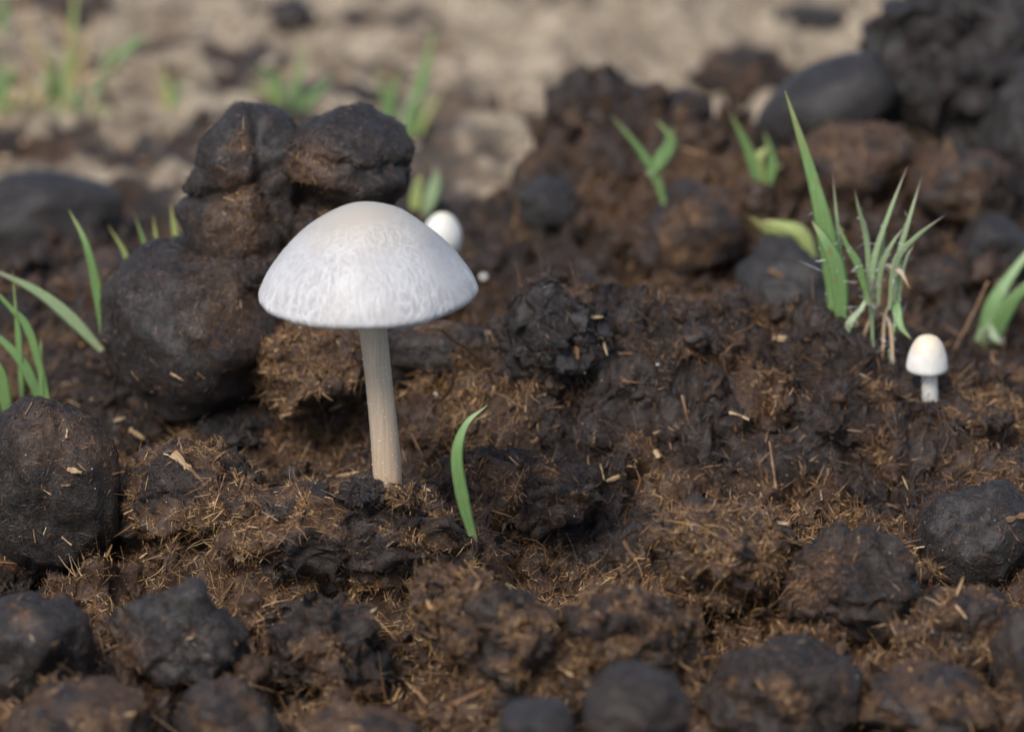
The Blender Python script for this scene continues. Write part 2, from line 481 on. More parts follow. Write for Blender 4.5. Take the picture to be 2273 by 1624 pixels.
# mid-left pile behind the mushroom
ball('large smooth black dung ball under the stacked pair, left of the tall mushroom', 425, 728, 212, 194, Yd=-.046, gold=.12, seed=1, rough=.85, lumps=.09, facets=4, gspots=(((.5, -.6, .5), .5, 6),))
YB = float(BALLS[-1][1][1])
ball('two-lobed cracked brown dung lump perched on top of the large black dung ball', 545, 430, 150, 150, Yd=YB+.008, gold=.22, seed=2, lumps=.08, rough=.85,
     facets=1, lobes=[((.15, 0, .45), .82), ((-.05, -.05, -.35), .95)], spikes=(((-.9, -.3, .35), .12, 20),), creases=(((-.35, .1, 1), .34, .20, .07, (-.5, -1, .3)), ((1, .1, .25), .35, .14, .05, (.4, -1, .2)), ((.3, .2, 1), -.25, .08, .04, (.1, -1, 0))),
     gspots=(((-.1, -1, .35), .6, 14), ((0, -1, -.3), .5, 5)))
ball('round dark dung ball leaning on the two-lobed lump above the mushroom cap', 768, 366, 152, 126, Yd=YB+.007, gold=.2, seed=3, rough=.85, lumps=.10, facets=4, creases=(((.2, .1, 1), .25, .10, .05, (.2, -1, .3)),),
     gspots=(((-.55, -.8, .35), .7, 12), ((-.3, -.9, -.2), .4, 10)))
ball('fibrous golden-topped dung clod behind the mushroom stem', 690, 800, 145, 108, Yd=YB-.008, gold=.95, seed=4, lumps=.18, rough=1.9, spikes=(((-.8, -.3, .6), .25, 10),),
     gspots=(((-.3, -.5, .8), .9, 4), ((.5, -.8, .3), .5, 5)), fib=2)
ball('small oval black dung ball right of the mushroom stem', 965, 775, 122, 66, Yd=YB+.0, gold=.2, seed=5, lumps=.08, gspots=(((0, -.1, 1), .8, 8),))
ball('rough dung wedge bridging the two-lobed lump and the large black ball', 560, 600, 125, 72, Yd=YB-.002, gold=.3, seed=66, lumps=.16, rough=1.5)
ball('rough brown dung wedge filling the gap under the round leaning ball', 705, 490, 115, 92, Yd=YB+.008, gold=.3, seed=67, lumps=.16, rough=1.3)
# left edge
ball('big rough-topped black dung ball beside the fibrous tan clod', 108, 1070, 160, 200, sink=.15, gold=.05, seed=6, rough=.8, lumps=.07, gspots=(((.1, -.6, .8), .5, 8), ((.85, -.3, .5), .6, 14)))
ball('grey-black smooth dung ball with a dark broken hollow on its side', 72, 1440, 142, 135, sink=.2, gold=.05, seed=7, rough=.6, lumps=.08,
     spikes=(((.62, -.75, -.35), -.35, 7),), gspots=(((-.05, -.6, .85), .9, 60),), fib=.3)
ball('pointed dark dung clod with a peaked tip in the foreground', 410, 1425, 138, 110, sink=.2, gold=.22, seed=8, lumps=.12, rough=1.25,
     spikes=(((.10, -.1, 1), .62, 18), ((-.95, -.3, -.3), .25, 8)), gspots=(((-.9, -.4, -.1), .7, 6),), fib=.5)
ball('fibrous tan dung clod between the big black ball and the mushroom', 435, 1120, 175, 130, sink=.35, gold=.9, seed=9, lumps=.18, rough=2.0, fib=2.2)
ball('broad broken fibrous dung slab in front of the mushroom stem', 780, 1200, 290, 125, sink=.45, gold=.75, seed=10, lumps=.2, rough=2.3, fib=2.0, deep=.9)
ball('dark rounded dung lump below the broad broken slab', 735, 1460, 150, 115, sink=.4, gold=.55, seed=11, lumps=.22, rough=2.3)
ball('brown dung lump beneath the pointed clod', 500, 1610, 130, 105, sink=.2, gold=.6, seed=12, sub=4, lumps=.16, rough=1.5, fib=.6)
ball('tan fibrous dung lump below the hollowed grey ball', 180, 1620, 165, 105, sink=.2, gold=.85, seed=13, sub=4, lumps=.18, rough=1.8, fib=1.0)
ball('low brown dung lump at the foot of the dark rounded lump', 790, 1640, 150, 75, sink=.2, gold=.75, seed=14, sub=4, lumps=.14, rough=1.4, fib=.8)
# centre
ball('dark broken dung mass behind the short curved grass blade', 1130, 1105, 190, 118, sink=.55, gold=.55, seed=15, lumps=.2, rough=1.9, gspots=(((-.35, -.5, .8), .8, 9),))
ball('black frayed dung clump sticking up on the central mound', 1212, 765, 108, 90, Yd=YB-.018, gold=.15, seed=16, lumps=.22, rough=2.6, spikes=(((.0, 0, 1), .55, 9), ((1, -.2, -.1), .35, 5)), fib=4.0)
ball('golden fibrous torn clod beside the dark rust-edged clod', 1605, 1225, 145, 112, Yd=-.165, gold=1.0, seed=17, lumps=.24, rough=2.2, fib=3.0)
ball('dark angular dung clod with a rust-coloured edge in the lower right', 1880, 1300, 150, 125, sink=.35, gold=.3, seed=18, lumps=.16, rough=1.5, facets=8, gspots=(((-.85, -.4, .2), .9, 6), ((-.3, -.3, .9), .5, 8)))
ball('rounded grey-brown dung ball beside the rust-edged clod, holding a flat straw', 2175, 1185, 140, 125, sink=.25, gold=.12, seed=19, rough=.7, lumps=.08)
ball('big grey-brown dung lump under the rust-edged clod', 1735, 1530, 165, 140, sink=.42, gold=.35, seed=20, rough=1.3, lumps=.15, fib=.5)
ball('smooth grey dung ball in front of the tan torn clod', 1405, 1575, 125, 105, Yd=-.285, gold=.28, seed=21, sub=4, rough=1.4, lumps=.16, fib=.2)
ball('small grey dung ball against the smooth grey one', 1195, 1612, 90, 65, Yd=-.288, gold=.1, seed=22, sub=4, rough=.6, lumps=.08, fib=.2)
ball('ragged brown dung clod with curled fibres under the golden torn clod', 1400, 1395, 135, 92, Yd=-.208, gold=.75, seed=23, lumps=.2, rough=2.0, fib=2.0)
ball('torn brown dung clod with a dark hollow in front of the dark hollow bed', 1120, 1415, 120, 112, Yd=-.210, gold=.65, seed=24, lumps=.2, rough=2.0, fib=1.8, spikes=(((-.3, -.9, .1), -.3, 10),))
ball('crumbled brown dung clod next to the grey-brown straw-holding ball', 2140, 1385, 120, 88, sink=.1, gold=.85, seed=25, lumps=.18, rough=1.8, fib=1.2)
ball('brown dung lump beside the big grey-brown lump', 2080, 1570, 150, 100, sink=.4, gold=.75, seed=26, sub=4, lumps=.18, rough=1.6, fib=1.0)
ball('dark brown dung lump past the crumbled clod', 2280, 1480, 90, 130, sink=.2, gold=.35, seed=27, sub=4, lumps=.12)
ball('flat fibrous brown dung piece in front of the ragged clod', 1150, 1545, 150, 70, sink=.3, gold=.8, seed=28, sub=5, lumps=.16, rough=1.8, fib=1.4)
ball('golden ragged dung clod with curled fibres in front of the broad slab', 1010, 1350, 95, 82, Yd=-.193, gold=1.0, seed=61, lumps=.26, rough=2.8, fib=2.6)
ball('tan torn dung clod between the flat fibrous piece and the smooth grey ball', 1270, 1490, 110, 80, sink=.05, gold=1.0, seed=62, lumps=.26, rough=2.8, fib=2.2)
ball('tan fibrous dung lump behind the rust-edged clod', 1790, 1190, 90, 55, sink=.1, gold=1.0, seed=63, lumps=.26, rough=2.6, fib=2.6)
# behind
ball('smooth grey-black dung ball among the left grass', 95, 490, 190, 110, sink=.3, gold=.08, seed=30, sub=4, rough=.5, lumps=.07, fib=.1)
ball('brown dung clod beside the left grass blades', 235, 615, 85, 60, sink=.3, gold=.75, seed=31, sub=4, lumps=.14, fib=.5)
ball('round shaggy brown dung ball on the far side of the central mound', 1545, 515, 112, 115, sink=.35, gold=.7, seed=32, sub=4, lumps=.10, rough=1.3, fib=.8)
ball('black angular dung lump behind the hairy grass tuft', 1745, 640, 120, 105, sink=.3, gold=.05, seed=33, sub=4, lumps=.14, rough=.8, fib=.2, tilt=.3)
ball('tall ragged black dung heap on the pale sand', 2140, 220, 235, 235, sink=.25, gold=.06, seed=35, sub=5, lumps=.2, rough=2.4, fib=.15,
     spikes=(((.35, -.2, 1), .15, 20), ((-.5, -.2, .8), .12, 20)))
YH = float(BALLS[-1][1][1])
ball('long smooth grey-black dung sausage leaning on the far dark heap', 1840, 240, 185, 105, Yd=YH-.025, gold=.0, seed=34, sub=4, lumps=.05, rough=.3, fib=0, tilt=-.55)
ball('dark dung chunk beside the tall ragged heap', 2290, 330, 110, 175, Yd=YH-.04, gold=.05, seed=36, sub=4, lumps=.16, rough=1.6, fib=.1)
ball('reddish-brown fibrous dung ball under the long black sausage', 1900, 365, 165, 92, sink=.25, gold=.85, seed=37, sub=4, lumps=.12, rough=1.4, fib=.5)
ball('reddish-brown dung ball at the foot of the tall ragged heap', 2140, 405, 130, 95, sink=.25, gold=.8, seed=38, sub=4, lumps=.12, rough=1.4, fib=.5)
ball('flat dark dung cake lying alone on the pale sand', 1795, 42, 85, 32, sink=.2, gold=.15, seed=39, sub=4, lumps=.12, rough=.8, fib=.1)
ball('ragged brown dung lump at the edge of the pale sand', 1655, 180, 110, 75, sink=.5, gold=.75, seed=40, sub=4, lumps=.2, rough=2.4, fib=.2)
ball('peaked brown dung lump at the edge of the pale sand', 1320, 235, 95, 80, sink=.5, gold=.6, seed=41, sub=4, lumps=.2, rough=2.2, fib=.2, spikes=(((.1, 0, 1), .25, 10),))
ball('dark dung lump between the peaked lump and the ragged lump', 1490, 255, 100, 60, sink=.5, gold=.4, seed=42, sub=4, lumps=.2, rough=2.2, fib=.1)
ball('small grey dung ball half sunk in the far bed', 1215, 455, 70, 60, sink=.35, gold=.05, seed=43, sub=4, rough=.6, fib=.1)
ball('dark flat dung piece behind the round ball of the stacked pair', 745, 215, 90, 38, sink=.3, gold=.15, seed=44, sub=4, fib=.1)
ball('brown dung lump alone on the sand beyond the stacked pair', 640, 38, 60, 45, sink=.3, gold=.3, seed=45, sub=4, lumps=.15, fib=.1)
ball('grey dung ball behind the small domed mushroom', 2200, 545, 85, 70, sink=.35, gold=.1, seed=46, sub=4, fib=.1)
ball('brown dung lump behind the broad grass at the right edge', 2090, 620, 70, 50, sink=.35, gold=.4, seed=47, sub=4, fib=.3)
ball('crumbled dung clod sheltering the small domed mushroom', 2170, 930, 75, 45, sink=.4, gold=.6, seed=48, sub=5, lumps=.2, rough=2, fib=2)
ball('black wet dung clod left of the mushroom stem', 520, 950, 95, 45, sink=.4, gold=.05, seed=50, sub=5, lumps=.2, rough=2, fib=1.5)

# small crumbs scattered over the bed and the sand
a = NT('pale_pebble'); c_ = a.ramp(a.noise(2.5, 3), [(.3, (.26, .19, .13)), (.7, (.42, .34, .25))]); a.L(c_, a.b.inputs['Base Color']); a.b.inputs['Roughness'].default_value = .85; M_PEB = a.m
crumb_me = []
for s_ in range(6):
    n, Fb = ico(3); o = s_*5.3+2
    r_ = 1+.45*fbm(n*1.4+o, 2)+.25*perlin(n*4+o)+.12*perlin(n*9+o)
    g = np.clip(sstep(-.5, .3, fbm(n*2+o, 2)+(s_-2.0)*.15), 0, 1)
    crumb_me.append(mk_mesh('dung_crumb', n*r_[:, None]*np.array([1, .85, .7])+.25*np.stack([perlin(n*2+o), perlin(n*2+o+9), perlin(n*2+o+19)], 1), Fb, True, {'gold': g}))
    crumb_me[-1].materials.append(M_DUNG)
r = np.random.default_rng(5)
for i in range(210):
    far = i < 90
    px, py = r.uniform(-60, 2330), (r.uniform(0, 620) if far else r.uniform(560, 1600))
    p, n_ = hit(px, py)
    if far and sand_mask(np.array([p[0]]), np.array([p[1]]))[0] > .7 and r.random() < .75: continue
    R = r.uniform(.0012, .0038) if not far else r.uniform(.0015, .0050)*(.6 if px < 1000 else 1.1)
    ob = obj('dung_crumb', crumb_me[i % 6], None, loc=(p[0], p[1], p[2]+R*.3), label='small loose crumb of brown dung lying on the ' + ('far ground' if far else 'dung bed'), category='dung crumb',
             group='dung crumbs on the far ground' if far else 'dung crumbs on the bed')
    ob.scale = (R, R, R); ob.rotation_euler = r.uniform(0, 6, 3)

r = np.random.default_rng(8)
peb = []
for s_ in range(3):
    n, Fb = ico(3); r_ = 1+.2*fbm(n*1.2+s_*4, 2); peb.append(mk_mesh('pebble', n*r_[:, None]*np.array([1, .8, .6]), Fb, True)); peb[-1].materials.append(M_PEB)
for i in range(24):
    p, n_ = hit(r.uniform(300, 2200), r.uniform(0, 330))
    if sand_mask(np.array([p[0]]), np.array([p[1]]))[0] < .6: continue
    R = r.uniform(.001, .0034); o = obj('pebble', peb[i % 3], None, loc=(p[0], p[1], p[2]+R*.2), label='small pale pebble lying on the sandy ground', category='pebble', group='pebbles on the sand')
    o.scale = (R, R, R); o.rotation_euler = (0, 0, r.uniform(0, 6))
BV = make_bvh()

# ---------------------------------------------------------------- fibres matted over the bed
def ground_fibres():
    x, y = TV[:, 0], TV[:, 1]
    w_ = (np.abs(x) < .16)*(y > -.26)*(y < .2)*(1-TSAND)
    w_ = w_*np.exp(-((y+.085)/.12)**2*.5)*(.6+.8*TGOLD)
    # even out the finer cells
    w_ = w_/w_.sum()
    r = np.random.default_rng(3); n = 140000
    s_ = r.choice(len(TV), n, p=w_)
    P = TV[s_]+r.normal(0, .0004, (n, 3)); G = TGOLD[s_]
    return fibres(P, TN[s_], G, length=(.0008, .0085), seed=11, pale=.02, align=.45)
def ground_fuzz():
    x, y = TV[:, 0], TV[:, 1]
    w_ = (np.abs(x) < .16)*(y > -.27)*(y < .2)*(1-TSAND)*np.exp(-((y+.07)/.12)**2*.5); w_ = w_/w_.sum()
    r = np.random.default_rng(31); n = 330000
    s_ = r.choice(len(TV), n, p=w_)
    return fuzz(TV[s_]+r.normal(0, .0004, (n, 3)), TN[s_], TGOLD[s_], seed=5, dark=.35)
A = ground_fuzz()
obj('dung_splinters', mk_mesh('dung_splinters', A[0], A[1], False, {'col': A[2]}), M_FIBRE, kind='stuff', label='short brown chewed splinters packed into the dung bed', category='fibres')
A = ground_fibres()
obj('dung_fibres', mk_mesh('dung_fibres', A[0], A[1], False, {'col': A[2]}), M_FIBRE, kind='stuff', label='matted brown and golden plant fibres covering the dung bed', category='fibres')

# ---------------------------------------------------------------- revolve and tube builders
def tube(pts, rad, seg=24, squash=1.0, wob=0, seed=0, cap=True):
    pts = np.array(pts, float); n = len(pts)
    T = np.gradient(pts, axis=0); T /= np.linalg.norm(T, axis=1)[:, None]
    S = np.cross(T, np.array([0, 1.0, .01])); S /= np.linalg.norm(S, axis=1)[:, None]; U = np.cross(S, T)
    th = np.linspace(0, 2*math.pi, seg, endpoint=False)
    rr = np.array(rad)[:, None]*(1+np.zeros(seg))
    if wob:
        q_ = np.stack([np.cos(th)[None]*2+0*rr, np.sin(th)[None]*2+0*rr, np.linspace(0, 3, n)[:, None]+0*rr], -1).reshape(-1, 3)
        rr = rr*(1+wob*perlin(q_+seed).reshape(n, seg))
    Vt = pts[:, None]+S[:, None]*(rr*np.cos(th))[..., None]+U[:, None]*(rr*np.sin(th)*squash)[..., None]
    Vt = Vt.reshape(-1, 3)
    i = np.arange(n*seg).reshape(n, seg); j = np.roll(i, -1, 1)
    Ft = np.stack([i[:-1], j[:-1], j[1:], i[1:]], -1).reshape(-1, 4)
    if cap:
        Vt = np.concatenate([Vt, pts[:1], pts[-1:]]); a, b = n*seg, n*seg+1
        Ft = np.concatenate([Ft, np.stack([j[0], i[0], np.full(seg, a), np.full(seg, a)], -1), np.stack([i[-1], j[-1], np.full(seg, b), np.full(seg, b)], -1)])
    return Vt, Ft

def quads_mesh(name, Vt, Ft, attrs=None, smooth=True):
    """quads whose last two indices agree are triangles"""
    me = bpy.data.meshes.new(name)
    me.from_pydata(Vt.tolist(), [], [list(dict.fromkeys(f)) for f in Ft.tolist()])
    me.polygons.foreach_set('use_smooth', np.full(len(me.polygons), smooth, dtype=bool))
    for nm, arr in (attrs or {}).items():
        a = me.attributes.new(nm, 'FLOAT', 'POINT'); a.data.foreach_set('value', arr.astype(np.float32))
    me.update(); return me

def crom(pts, n):
    pts = np.array(pts, float); m = len(pts)
    if m == 2: return pts[0]+(pts[1]-pts[0])*np.linspace(0, 1, n)[:, None]
    e = np.concatenate([[2*pts[0]-pts[1]], pts, [2*pts[-1]-pts[-2]]])
    out = []
    for t in np.linspace(0, m-1-1e-9, n):
        i = int(t); f = t-i; a, b, c, d = e[i:i+4]
        out.append(.5*((2*b)+(c-a)*f+(2*a-5*b+4*c-d)*f*f+(3*b-a-3*c+d)*f**3))
    return np.array(out)

# ---------------------------------------------------------------- mushrooms
def cap_material(name, kind):
    a = NT(name)
    a.b.inputs['Subsurface Weight'].default_value = .35
    a.b.inputs['Subsurface Radius'].default_value = (.002, .0013, .0009); a.b.inputs['Subsurface Scale'].default_value = 1
    if kind == 'tall':
        rel = a.attr('relief').outputs['Fac']; hh = a.attr('height').outputs['Fac']
        c = a.ramp(a.noise(60, 4, .6), [(.3, (.32, .305, .29)), (.62, (.44, .425, .415))])
        c = a.mix(a.rng_(hh, .6, 1.0, 0, .8), c, (.44, .38, .295))
        c = a.mix(a.rng_(rel, .05, .9, 0, .42), c, (.70, .70, .71))
        c = a.mix(a.rng_(hh, .0, .16, .45, 0), c, (.70, .71, .73))
        c = a.mix(a.rng_(a.noise(420, 3, .6), .64, .74, 0, .4), c, (.4, .28, .2))
        a.L(c, a.b.inputs['Base Color']); a.b.inputs['Roughness'].default_value = .42
        a.b.inputs['Specular IOR Level'].default_value = .5
        a.bump(a.noise(1400, 4, .6), .00012, .5)
    else:
        hh = a.attr('height').outputs['Fac']
        c = a.ramp(a.noise(260, 3, .6), [(.3, (.66, .63, .56)), (.7, (.74, .72, .67))])
        if kind == 'small':
            st = a.math('MULTIPLY', a.rng_(hh, .45, .62), a.rng_(a.noise(230, 3), .38, .62))
            c = a.mix(a.math('MULTIPLY', st, .5), c, (.66, .50, .28))
            c = a.mix(a.rng_(hh, .62, 1.0, 0, .6), c, (.74, .60, .38))
        else:
            c = a.mix(a.rng_(hh, .85, 1.0, 0, .5), c, (.80, .72, .45))
        c = a.mix(a.rng_(a.noise(700, 3, .6), .68, .76, 0, .4), c, (.3, .2, .12))
        a.L(c, a.b.inputs['Base Color']); a.b.inputs['Roughness'].default_value = .5
        a.bump(a.noise(900, 3), .0001, .4)
    return a.m

def gill_material():
    a = NT('gills'); a.b.inputs['Base Color'].default_value = (.09, .075, .07, 1); a.b.inputs['Roughness'].default_value = .8; return a.m
M_GILL = gill_material()

def stem_material(name, top, bot):
    a = NT(name)
    f = a.attr('along').outputs['Fac']
    v = a.mapping((2600, 2600, 90))
    c = a.mix(a.rng_(f, .05, .8), bot, top)
    c = a.mix(a.rng_(a.noise(1, 3, .6, vec=v), .35, .7, 0, .5), c, tuple(q_*.62 for q_ in bot))
    c = a.mix(a.rng_(a.noise(1500, 2), .66, .72, 0, .7), c, (.75, .72, .68))
    a.L(c, a.b.inputs['Base Color']); a.b.inputs['Roughness'].default_value = .6
    a.b.inputs['Subsurface Weight'].default_value = .2; a.b.inputs['Subsurface Radius'].default_value = (.0015, .001, .0006); a.b.inputs['Subsurface Scale'].default_value = 1
    p = a.bump(a.noise(1, 3, vec=v), .0002, .6)
    a.bump(a.noise(2400, 2), .00012, .5, p)
    return a.m

def mushroom(label, base, profile, R, stem_r, stem_bot, lean, kind, mat_cap, mat_stem, roll=0, nose=0, nr=150, nth=420, ribs=0):
    """profile: (r,z) of the outside in units of R, apex first to margin; base: foot point; lean: vector foot -> centre of the margin plane"""
    root = empty('mushroom', base, label, 'mushroom', None)
    pr = crom([(a, b, 0) for a, b in profile], nr)
    d = np.concatenate([[0], np.cumsum(np.linalg.norm(np.diff(pr[:, :2], axis=0), axis=1))]); d /= d[-1]
    th = np.linspace(0, 2*math.pi, nth, endpoint=False)
    Rr = pr[:, 0][:, None]+0*th; Zz = pr[:, 1][:, None]+0*th
    Sd = d[:, None]+0*th; T2 = th[None]+0*Rr
    cx, cy = np.cos(T2), np.sin(T2)
    if kind == 'tall':
        # cracked, net-like wrinkles that turn radial towards the margin
        k1 = 11
        q1 = np.stack([Rr*cx*k1, Rr*cy*k1, Zz*k1*.8], -1).reshape(-1, 3)
        wq = q1+.35*np.stack([perlin(q1*1.4), perlin(q1*1.4+9), perlin(q1*1.4+19)], 1)
        net = 1-np.abs(perlin(wq*1.1))*4.6
        net2 = 1-np.abs(perlin(wq*1.9+40))*4.2
        q2 = np.stack([cx*13, cy*13, Sd*6], -1).reshape(-1, 3); q2 = q2+.4*np.stack([perlin(q2*.8), perlin(q2*.8+5), 0*q2[:, 0]], 1)
        rad = 1-np.abs(perlin(q2*1.1))*4.0
        rad2 = 1-np.abs(perlin(q2*1.9+7))*4.0
        sdm = Sd.ravel()
        mr = sstep(.4, .85, sdm)
        rel = np.clip((1-mr)*np.maximum(net, .75*net2)+mr*np.maximum(rad, .8*rad2), 0, 1)
        area_ = sstep(.12, .4, sdm)*(.4+.6*sstep(-.3, .3, perlin(q1*.18+3.37)))
        rel = rel*area_
        dsp = (rel*.0075+.012*perlin(q1*.22+.43)+.003*mr*perlin(q2*.5)).reshape(Rr.shape)
    else:
        rel = np.zeros(Rr.size)
        dsp = .02*perlin(np.stack([cx*1.2, cy*1.2, Zz], -1).reshape(-1, 3)).reshape(Rr.shape)
        if ribs: dsp = dsp+.006*np.sin(T2*ribs)*sstep(.45, .7, Sd)
    nrm = np.gradient(pr[:, :2], axis=0); nrm = np.stack([-nrm[:, 1], nrm[:, 0]], 1); nrm /= np.linalg.norm(nrm, axis=1)[:, None]
    if nrm[nr//2, 0] < 0: nrm = -nrm
    Rr2 = Rr+dsp*nrm[:, 0][:, None]*(Sd > .02); Zz2 = Zz+dsp*nrm[:, 1][:, None]
    wav = 1+.014*np.sin(T2*2+.6)*Sd+.010*np.sin(T2*5+2)*Sd**3+.014*perlin(np.stack([np.cos(T2)*6, np.sin(T2)*6, Sd*0], -1).reshape(-1, 3)).reshape(Rr.shape)*sstep(.75, 1, Sd)
    Vc = np.stack([Rr2*wav*cx, Rr2*wav*cy, Zz2], -1).reshape(-1, 3)*R
    i = np.arange(nr*nth).reshape(nr, nth); j = np.roll(i, -1, 1)
    Fc = np.stack([i[:-1], i[1:], j[1:], j[:-1]], -1).reshape(-1, 4)
    def orient(P):
        c, s = math.cos(roll), math.sin(roll)
        P = np.stack([P[:, 0]*c+P[:, 2]*s, P[:, 1], -P[:, 0]*s+P[:, 2]*c], 1)
        c, s = math.cos(nose), math.sin(nose)
        return np.stack([P[:, 0], P[:, 1]*c-P[:, 2]*s, P[:, 1]*s+P[:, 2]*c], 1)
    zn = (Vc[:, 2]-Vc[:, 2].min())/(Vc[:, 2].max()-Vc[:, 2].min())
    off = np.array(lean, float)
    capo = obj('cap', mk_mesh('cap', orient(Vc)+off, Fc, True, {'relief': rel, 'height': zn}), mat_cap, parent=root)
    # gills: thin radial blades beneath the cap
    rm = profile[-1][0]*R*.97; zm = profile[-1][1]*R; ri = stem_r*1.05
    ng = 90 if kind == 'tall' else 40
    Vg, Fg = [], []
    zt = lambda rr: np.interp(rr/R, [p_[0] for p_ in profile if p_[1] >= profile[-1][1]-.2], [p_[1] for p_ in profile if p_[1] >= profile[-1][1]-.2])*R
    for g_ in range(ng):
        a_ = 2*math.pi*g_/ng; ca, sa = math.cos(a_), math.sin(a_); tx, ty = -sa*R*.004, ca*R*.004
        b_ = len(Vg)
        for rr, zb in ((rm, zm+.02*R), ((rm+ri)*.5, zm+.10*R), (ri, zm+.22*R)):
            ztop = max(zt(rr)-.06*R, zb+.02*R)
            for s_ in (-1, 1):
                Vg.append((rr*ca+tx*s_, rr*sa+ty*s_, zb)); Vg.append((rr*ca+tx*s_, rr*sa+ty*s_, ztop))
        for k in range(2):
            p_ = b_+4*k; n_ = p_+4
            Fg += [(p_, p_+1, n_+1, n_), (p_+2, n_+2, n_+3, p_+3), (p_, n_, n_+2, p_+2)]
    obj('gills', mk_mesh('gills', orient(np.array(Vg))+off, np.array(Fg), False), M_GILL, parent=capo, kind='stuff')
    # underside lining
    rs_ = np.linspace(rm, ri*.5, 12); Vl = []
    for rr in rs_:
        zz = max(zt(rr)-.05*R, zm+.01*R)
        Vl.append(np.stack([rr*np.cos(th), rr*np.sin(th), zz+0*th], 1))
    Vl = np.concatenate(Vl); i = np.arange(12*nth).reshape(12, nth); j = np.roll(i, -1, 1)
    Fl = np.stack([i[:-1], j[:-1], j[1:], i[1:]], -1).reshape(-1, 4)
    obj('cap_underside', mk_mesh('cap_underside', orient(Vl)+off, Fl, True), M_GILL, parent=capo)
    # stem, with its foot sunk in the bed
    top = off+orient(np.array([[0, 0, .28*R if kind == 'tall' else .5*R]]))[0]
    foot = np.array([-off[0]*.12, 0, -.006])
    path = crom([foot, foot*.3+top*.3+np.array([stem_bot, 0, 0])*.1, top*.65+np.array([0, 0, 0]), top], 40)
    rad_ = stem_r*(1.0+.05*np.linspace(-1, 1, 40)**2+.02*np.sin(np.linspace(0, 9, 40)))
    Vs, Fs = tube(path, rad_, 40, wob=.05, seed=3)
    al = np.clip((Vs[:, 2])/max(top[2], 1e-6), 0, 1)
    so_ = obj('stem', quads_mesh('stem', Vs, Fs, {'along': al}), mat_stem, parent=root)
    if kind == 'tall':    # white powdery specks on the stem
        r = np.random.default_rng(4); Vp, Fp = [], []
        ns, fs = ico(1)
        Nn = 170
        for q_ in range(Nn):
            k = r.integers(4, 36); a_ = r.uniform(0, 2*math.pi)
            c_ = path[k]+np.array([math.cos(a_), math.sin(a_), 0])*rad_[k]*1.0+np.array([0, 0, r.uniform(-.0005, .0005)])
            Vp.append(ns*r.uniform(.00007, .00019)+c_); Fp.append(fs+q_*len(ns))
        obj('powder_specks', mk_mesh('powder_specks', np.concatenate(Vp), np.concatenate(Fp), True), mat_cap2, parent=so_, kind='stuff')
    return root

mat_cap2 = cap_material('small_white_cap', 'small')
mat_cap3 = cap_material('egg_white_cap', 'egg')
M_STEM1 = stem_material('tall_stem', (.56, .51, .43), (.50, .365, .24))
M_STEM2 = stem_material('small_stem', (.70, .68, .64), (.66, .62, .56))

PROF_TALL = [(0, .785), (.10, .778), (.22, .75), (.36, .685), (.52, .575), (.66, .45), (.79, .305), (.90, .16), (.97, .05), (1.0, -.02), (.995, -.06), (.972, -.088)]
FOOT = at_z(858, 1078, hit(858, 1078)[0][2])
FOOT = hit(860, 1072)[0]
Ym = FOOT[1]
k = mpp(FOOT)
ball('matted dark dung clod packed around the foot of the tall mushroom stem', 812, 1092, 52, 34, Yd=Ym-.004, gold=.25, seed=49, sub=5, lumps=.3, rough=2.6, fib=4)
ball('small frayed dung crumb pressed against the right side of the tall stem foot', 893, 1100, 34, 28, Yd=Ym-.005, gold=.9, seed=64, sub=5, lumps=.3, rough=2.6, fib=4)
rim = at_y(816, 635, Ym-.001)
lean = rim-FOOT
mushroom('tall white mushroom with a wrinkled domed cap on a long beige stem', FOOT, PROF_TALL, 236*k, 30.5*k, .003, lean, 'tall', cap_material('tall_cap', 'tall'), M_STEM1, roll=-.02, nose=0)
cd.dof.focus_distance = float(np.dot(FOOT-CAM, FWD))+.012

PROF_BELL = [(0, 1.36), (.24, 1.335), (.48, 1.22), (.68, .98), (.83, .64), (.93, .28), (.985, -.05), (1.0, -.22), (.97, -.36), (.88, -.44)]
f2, _ = hit(2066, 884)
ball('crumbly dung lump in front of the small domed mushroom foot', 2078, 916, 62, 26, Yd=float(f2[1])-.005, gold=.5, seed=65, sub=5, lumps=.3, rough=2.6, fib=4)
k2 = mpp(f2); c2 = at_y(2058, 803, f2[1])
mushroom('small white domed mushroom with tan-stained top beside the hairy grass', f2, PROF_BELL, 45.5*k2, 18.5*k2, 0, c2-f2, 'small', mat_cap2, M_STEM2, ribs=34, roll=.02)
PROF_EGG = [(0, 1.2), (.18, 1.18), (.4, 1.08), (.62, .88), (.82, .58), (.95, .25), (1.0, -.08), (.98, -.4), (.9, -.7), (.72, -.95), (.55, -1.05)]
f3 = at_z(975, 665, .006); f3[2] = hz(f3[0], f3[1])
k3 = mpp(f3); c3 = at_y(981, 523, f3[1])
mushroom('egg-shaped white mushroom button peeking out behind the tall mushroom cap', f3, PROF_EGG, 44*k3, 16*k3, 0, c3-f3, 'egg', mat_cap3, M_STEM2, roll=.05)

